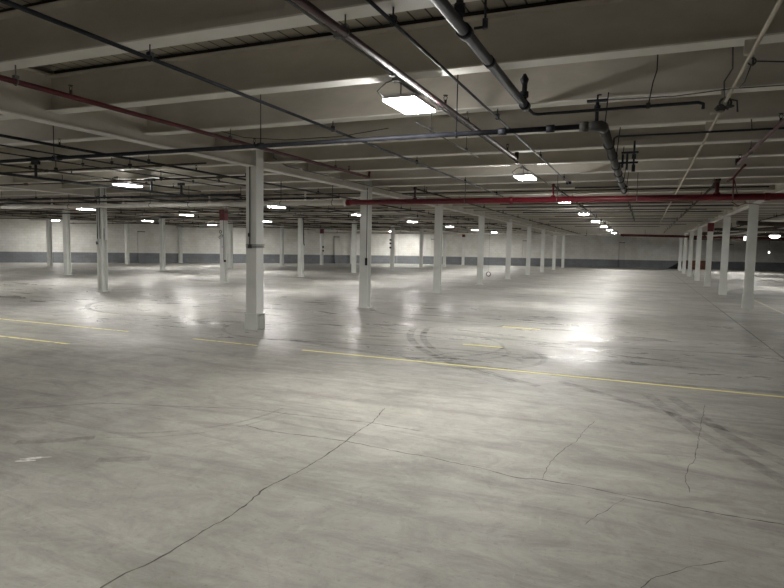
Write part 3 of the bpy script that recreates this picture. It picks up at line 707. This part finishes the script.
# branch lines left of the first column row, near zone
o = ypipe('sprinkler_pipe', 'dark branch pipe just left of the nearest girder', 'pipe', -8.43, 3.12, 2, 17.5, .022, 'black_pipe', heads=3.05, h0=4.55)
ypipe('conduit', 'thin dark conduit, second line left of the nearest girder', 'conduit', -9.35, 3.13, 2, 12.6, .014, 'black_pipe')
ypipe('conduit', 'thin dark conduit, third line left of the nearest girder', 'conduit', -10.12, 3.13, 2, 12.6, .013, 'black_pipe')
ypipe('sprinkler_pipe', 'thin dark branch pipe over the second lamp row', 'pipe', -11.62, 3.12, 2, 13.4, .020, 'dark_pipe', heads=3.05)
o = ypipe('drain_pipe', 'thick black pipe low under the joists in the second bay left', 'pipe', -11.4, 2.92, 3, 12.6, .028, 'black_pipe', hang=False)
for yy in (8.31, 11.37, 12.4):
    bm = bmesh.new(); tube(bm, [(-11.4, yy, 2.93), (-11.4, yy, 3.20)], .028, 8); box(bm, -11.5, -11.3, yy-.03, yy+.03, 3.18, 3.25); obj('bracket', bm, 'black_pipe', o)
xpipe('cross_main', 'dark pipe crossing left of the first columns under the joists', 'pipe', 8.45, 3.07, -30, -7.2, .016, 'dark_pipe', rods=(-9, -11, -14), coup=3)
xpipe('cross_main', 'dark pipe crossing just left of the nearest column', 'pipe', 10.15, 3.05, -30, -7.3, .018, 'dark_pipe', rods=(-7.6, -9.9, -13), coup=3)
xpipe('cross_main', 'dark pipe above and before the white main', 'pipe', 13.1, 2.98, -40, -10, .028, 'black_pipe', rods=(-12, -15, -18, -21), coup=4)
xpipe('cross_main', 'black bar standing for the shaded top side of the white main', 'pipe', 13.62, 2.90, -44, -7.3, .020, 'black_pipe', rods=(-10.4, -16), top=JZ0)  # black bar added as the white main's shaded upper side
# conduit beside the girder
bm = bmesh.new(); tube(bm, [(-6.78, 9.6, 3.50), (-6.76, 9.66, 3.36), (-6.74, 9.9, 3.30), (-6.74, 14.2, 3.30)], .017, 10)
bm2 = bmesh.new(); tube(bm2, [(-6.72, 9.75, 3.62), (-6.70, 9.8, 3.34), (-6.68, 10.2, 3.235), (-6.68, 20, 3.235)], .014, 8); bm.free()
o = obj('conduit', bm2, 'conduit'); tag(o, 'grey conduit bending off the nearest column and following the girder', 'conduit')
bm = bmesh.new(); tube(bm, [(-6.5, 8.42, 3.47), (-5.9, 8.40, 3.40), (-5.0, 8.38, 3.36), (-4.2, 8.38, 3.38), (-3.7, 8.40, 3.40)], .006, 5)
bm.free()
bm = bmesh.new(); tube(bm, [(-6.85, 8.25, 3.60), (-6.2, 8.22, 3.42), (-5.4, 8.22, 3.34), (-4.4, 8.22, 3.34), (-3.6, 8.24, 3.42)], .006, 5)
o = obj('loose_wire', bm, 'rubber'); tag(o, 'thin sagging wire draped in front of a joist left of the lamp', 'cable')

# branch lines beyond the main, a sprinkler grid every third of a bay
SP = {-5.28: 'third', -1.95: 'aisle'}
for x in (-1.95, -5.28, -8.43, -11.52, -15.0, -18.2, -21.6, -24.9, -28.2, -31.4, -34.6, 4.6, 8.3, 11.9):
    end = min(yfar(x), yleft(x) if x < CX else 1e9)-1.2
    a = 14.1 if x != -8.43 else 17.6
    if x in (-5.28, -1.95): a = 13.72
    seg = []
    while a < end:
        b = min(a+15.5, end); seg.append((a, b)); a = b+.35
    for k, (a, b) in enumerate(seg):
        if b-a < 1: continue
        side = 'right of the right-hand columns' if x > 3 else 'over the aisle' if x == -1.95 else 'left of the aisle'
        ypipe('sprinkler_pipe', 'thin dark sprinkler branch beyond the main, %s' % side, 'pipe', x, 3.10, a, b, .021, 'dark_pipe',
              group='sprinkler branches beyond the main '+side, heads=3.05, h0=.9)
for x in (-9.9, -13.4, -19.6, -26.9):
    ypipe('conduit', 'thin conduit under the joists beyond the main, left of the aisle', 'conduit', x, 3.18, 14.5, min(yfar(x), yleft(x) if x < CX else 1e9)-2, .012, 'conduit' if x != -13.4 else 'black_pipe', group='conduits beyond the main left of the aisle', hang=False)
for y, z in ((20.1, 2.98), (25.2, 3.03), (31.5, 3.0), (38.2, 3.0)):
    xpipe('cross_main', 'dark pipe crossing the left bays beyond the white main', 'pipe', y, z, max(xmin_at(y)+1, -40), -7.3, .026, 'dark_pipe', group='dark cross pipes beyond the white main', rods=(-9.5, -13, -18.6, -22, -28), coup=4)
for y in (19.0, 22.1, 25.4, 33):
    xpipe('conduit', 'dark conduit crossing the centre aisle beyond the red main', 'conduit', y, 3.21, -4.8, 2.6, .02, 'black_pipe', group='dark conduits crossing the centre aisle')
for k, y in enumerate((15.6, 16.9, 18.3, 21.6, 23.4, 26.0, 28.6, 30.0, 34.6, 36.8, 40.6, 43.2, 48.6)):
    xpipe('conduit', 'thin blackened conduit crossing the left bays beyond the white main', 'conduit', y, 3.20-.02*(k % 3), max(xmin_at(y)+1, -42), -7.3-(k*2.7) % 6, .020, 'dark_pipe', group='thin conduits crossing the left bays')
for k, y in enumerate((16.2, 20.6, 24.1, 28.4, 30.8, 37.0, 40.1)):
    xpipe('conduit', 'thin blackened conduit under the aisle joists beyond the red main', 'conduit', y, 3.215, -6.6+(k*1.9) % 3, 2.6-(k*1.3) % 2, .018, 'dark_pipe', group='thin conduits under the aisle joists')
o = xpipe('white_main', 'far white main crossing the hall before the far wall', 'pipe', 46.3, 2.84, -28, -1.6, .06, 'white_pipe', rods=(-25, -20, -12, -4), coup=6)
bm = bmesh.new(); tube(bm, [(-1.6, 45.9, 2.82), (3, 48.4, 2.82), (9, 52.2, 2.82), (14, 55.3, 2.82)], .085, 12)
o = obj('red_main', bm, 'maroon'); tag(o, 'far dark red main in front of the far wall', 'pipe')
bm = bmesh.new()
for q in ((0, 46.8), (3, 48.4), (6.2, 50.4), (9, 52.2)): tube(bm, [(q[0], q[1], 2.85), (q[0], q[1], DECK-.004)], .012, 6)
obj('hanger', bm, 'black_pipe', o)

# clutter of ducts right of the right-hand columns
bm = bmesh.new(); tube(bm, [(3.7, 30, 3.0), (6.2, 30.6, 2.92), (9.5, 31.2, 2.94)], .10, 12); tube(bm, [(6.15, 30.5, 3.0), (6.2, 30.6, 2.62)], .06, 10)
tube(bm, [(4.2, 33, 2.75), (5.4, 32, 2.85), (6.2, 31.6, 3.0)], .06, 10)
o = obj('duct', bm, 'dark_pipe'); tag(o, 'dark duct with a drop leg hanging by the dome lamp', 'duct')
bm = bmesh.new(); box(bm, 6.0, 7.2, 30.2, 31.1, 2.88, 3.06); box(bm, 6.9, 7.2, 30.2, 30.9, 2.52, 2.88); tube(bm, [(6.3, 30.4, 3.05), (6.3, 30.4, DECK-.004)], .012, 6)
o2 = obj('duct_box', bm, 'cap', o)
bm = bmesh.new(); tube(bm, [(3.5, 40, 2.66), (5.5, 38.6, 2.82), (6.9, 37.8, 2.95)], .05, 10); tube(bm, [(6.9, 37.8, 2.95), (6.9, 37.8, DECK-.004)], .01, 6)
o = obj('duct', bm, 'white_pipe'); tag(o, 'pale slanting duct beside the dome lamp', 'duct')
for yy, xa, xb, r in ((44, 3.4, 11, .11), (60, 3.6, 12, .12), (36, 3.4, 10, .07)):
    bm = bmesh.new(); tube(bm, [(xa, yy, 2.92), ((xa+xb)/2, yy+.3, 2.90), (xb, yy+.8, 2.92)], r, 12)
    for x in (xa+.8, xb-1): tube(bm, [(x, yy+.1, 3.0), (x, yy+.1, DECK-.004)], .012, 6)
    o = obj('duct', bm, 'dark_pipe'); tag(o, 'dark duct crossing right of the right-hand columns', 'duct', 'dark ducts right of the right-hand columns')
# dome lamp
t = thing('dome_light', 'round dome ceiling lamp glowing white beyond the right-hand columns', 'ceiling light', (6.62, 38.6, 2.58))
bm = bmesh.new(); lathe(bm, [(.03, .32), (.05, .30), (.10, .22), (.28, .14), (.30, .11), (.27, .10)], (0, 0, 0), 20); obj('lamp_shade', bm, 'housing', t)
bm = bmesh.new(); lathe(bm, [(.26, .10), (.25, .04), (.16, -.03), (.05, -.06), (.01, -.06)], (0, 0, 0), 20); obj('globe', bm, 'dome', t)
bm = bmesh.new(); tube(bm, [(0, 0, .30), (0, 0, DECK-2.58)], .02, 8); obj('stem', bm, 'conduit', t)
for x, y, lab in ((7.0, 57.6, 'white panel light seen between the right-hand columns, left one of a pair'), (7.9, 57.9, 'white panel light seen between the right-hand columns, right one of a pair')):
    t = lamp0.copy(); C.objects.link(t)
    for ch in lamp0.children: copy_part(ch, t)
    t.location = (x, y, ZL); t['label'] = lab; t['group'] = 'lights right of the right-hand columns'
for x, y in ((7.0, 33), (7.2, 21), (7.2, 46)):
    t = lamp0.copy(); C.objects.link(t)
    for ch in lamp0.children: copy_part(ch, t)
    t.location = (x, y, ZL); t['label'] = 'white LED panel light out past the right-hand columns'; t['group'] = 'lights out past the right-hand columns'
t = thing('security_light', 'small white security lamp beside the nearest visible right-hand column', 'lamp', (5.6, 41.3, 2.60))
bm = bmesh.new(); box(bm, -.10, .02, -.05, .05, -.16, .10); obj('lamp_face', bm, 'small_lamp', t)
bm = bmesh.new(); tube(bm, [(0, 0, .08), (.16, 0, .12), (.22, 0, .02)], .03, 8); tube(bm, [(.05, .0, .1), (.05, 0, DECK-2.60)], .012, 6); obj('bracket', bm, 'housing', t)
# hanging bulb on a cord by the far wall
t = thing('pendant_bulb', 'small bulb on a long cord in front of the far wall at right', 'lamp', (11.2, 67.5, 1.78))
bm = bmesh.new(); lathe(bm, [(.03, .16), (.06, .10), (.10, .02), (.07, -.06), (.02, -.09)], (0, 0, 0), 12); obj('globe', bm, 'small_lamp', t)
bm = bmesh.new(); tube(bm, [(0, 0, .15), (0, 0, DECK-1.78)], .02, 6); obj('cord', bm, 'rubber', t)
# hanging hoop by the third column
t = thing('hanging_hoop', 'dark red hose hoop hanging on a wire near the centre columns', 'hose', (-6.75, 27.6, 0))
bm = bmesh.new(); torus(bm, (0, 0, .46), .10, .02, 'y', 20); obj('hoop', bm, 'maroon', t)
bm = bmesh.new(); tube(bm, [(0, 0, .56), (-.0, 0, 1.4), (0, 0, 3.12)], .004, 5); obj('wire', bm, 'rubber', t)

# pilasters on the walls (part of the shell)
def pilaster(px, py, ang, lab, w=.55, d=.42, h=2.5):
    bm = bmesh.new()
    def wedge(z0, z1, d0, d1, mi):
        v = [bm.verts.new(p) for p in ((-w/2, 0, z0), (w/2, 0, z0), (w/2, -d0, z0), (-w/2, -d0, z0), (-w/2, 0, z1), (w/2, 0, z1), (w/2, -d1, z1), (-w/2, -d1, z1))]
        for f in ((0, 1, 2, 3), (4, 7, 6, 5), (0, 4, 5, 1), (1, 5, 6, 2), (2, 6, 7, 3), (3, 7, 4, 0)):
            bm.faces.new([v[i] for i in f]).material_index = mi
    wedge(0, BAND, d*1.5, d*1.25, 1); wedge(BAND, h, d*1.25, d*.8, 0)
    wedge(h, h+.06, d*.9, d*.9, 2)
    o = obj('trim_%d' % pilaster.n, bm, ['wall', 'band', 'cap']); pilaster.n += 1
    o.location = (px, py, 0); o.rotation_euler = (0, 0, ang); o['kind'] = 'structure'; o['label'] = lab
pilaster.n = 1
angL = math.atan2(26.9, 20.7); angF = math.atan(.415)
for x in (-37.9, -27.36): pilaster(x, yleft(x)-.02, angL, 'white sloping buttress on the left wall')
for x in (-19.8, -11.2, -2.2, 7.9): pilaster(x, yfar(x)-.02, angF, 'white sloping buttress on the far wall')
# far wall details
def onwall(x, off): # point in front of far wall
    n = Vector((math.sin(angF), -math.cos(angF)))
    return (x+n.x*off, yfar(x)+n.y*off)
def far_obj(name, bm, mat, x, off, **k):
    p = onwall(x, off); o = obj(name, bm, mat, loc=(p[0], p[1], 0)); o.rotation_euler = (0, 0, angF); return o
bm = bmesh.new(); box(bm, -.35, .35, -.03, .03, 1.25, 1.85)
o = far_obj('wall_sign', bm, 'black', 6.66, .04); tag(o, 'small square sign with dark border on the far wall', 'sign')
bm = bmesh.new(); box(bm, -.21, .21, -.04, -.03, 1.38, 1.72); s = obj('sign_face', bm, 'housing', o)
t = thing('timber_stack', 'brown timber pallets stacked by the far wall behind the right-hand columns', 'pallet')
p = onwall(4.75, .75); t.location = (p[0], p[1], 0); t.rotation_euler = (0, 0, angF)
for k in range(6):
    bm = bmesh.new()
    for j in range(7): box(bm, -1.15, 1.15, -.5+j*.15, -.5+j*.15+.11, k*.145+.115, k*.145+.135)
    for j in (-.5, -.05, .42): box(bm, -1.15, 1.15, j, j+.09, k*.145+.0, k*.145+.115)
    obj('pallet_deck', bm, 'crate', t)
t = thing('loading_ramp', 'black wedge-shaped ramp lying by the far wall', 'ramp')
p = onwall(2.75, .8); t.location = (p[0], p[1], 0); t.rotation_euler = (0, 0, angF)
bm = bmesh.new(); v = [bm.verts.new(q) for q in ((-.6, -.5, 0), (.6, -.5, 0), (.6, .5, 0), (-.6, .5, 0), (.6, -.5, .66), (.6, .5, .66), (.3, -.5, .55), (.3, .5, .55), (-.6, -.5, .05), (-.6, .5, .05))]
for f in ((0, 3, 2, 1), (0, 1, 4, 6, 8), (3, 9, 7, 5, 2), (1, 2, 5, 4), (4, 5, 7, 6), (6, 7, 9, 8), (8, 9, 3, 0)): bm.faces.new([v[i] for i in f])
obj('ramp_body', bm, 'black', t)
for x, z in ((8.95, 1.62), (9.3, 1.66)):
    bm = bmesh.new(); box(bm, -.09, .09, -.06, .04, z-.08, z+.08); tube(bm, [(0, -.03, z-.06), (0, -.10, z-.08)], .04, 8)
    o = far_obj('wall_lamp', bm, 'housing', x, .06); tag(o, 'small pale wall lamp on the far wall, one of a close pair', 'lamp', 'close pair of wall lamps on the far wall')
bm = bmesh.new(); lathe(bm, [(.10, -.05), (.16, 0), (.10, .05)], (0, 0, 0), 12)
o = obj('alarm_bell', bm, 'housing'); p = onwall(-9.9, .07); o.location = (p[0], p[1], 1.72); o.rotation_euler = (math.pi/2, 0, angF); tag(o, 'small round bell on the far wall', 'bell')

# ------------------------------------------------------------------ camera and colour
cam = bpy.data.cameras.new('camera'); co = bpy.data.objects.new('camera', cam); C.objects.link(co)
R = Vector((0.91990711, 0.39171083, 0.01826316)); U = Vector((-0.04773141, 0.06562375, 0.99670218)); F = Vector((-0.38922054, 0.91774515, -0.07906467))
mw = Matrix((R, U, -F)).transposed().to_4x4(); mw.translation = (0, 0, 1.65); co.matrix_world = mw
cam.sensor_width = 36; cam.lens = 590.7/784*36; cam.clip_end = 200; cam.clip_start = .05
S.camera = co
w = bpy.data.worlds.new('world'); S.world = w; w.use_nodes = True
w.node_tree.nodes['Background'].inputs[0].default_value = (0, 0, 0, 1)
S.view_settings.view_transform = 'Standard'; S.view_settings.look = 'None'; S.view_settings.gamma = 1
S.view_settings.use_curve_mapping = False; S.view_settings.exposure = 0.0
S.cycles.max_bounces = 8; S.cycles.diffuse_bounces = 6; S.cycles.glossy_bounces = 3
S.cycles.use_denoising = True
S.cycles.sample_clamp_indirect = 4.0
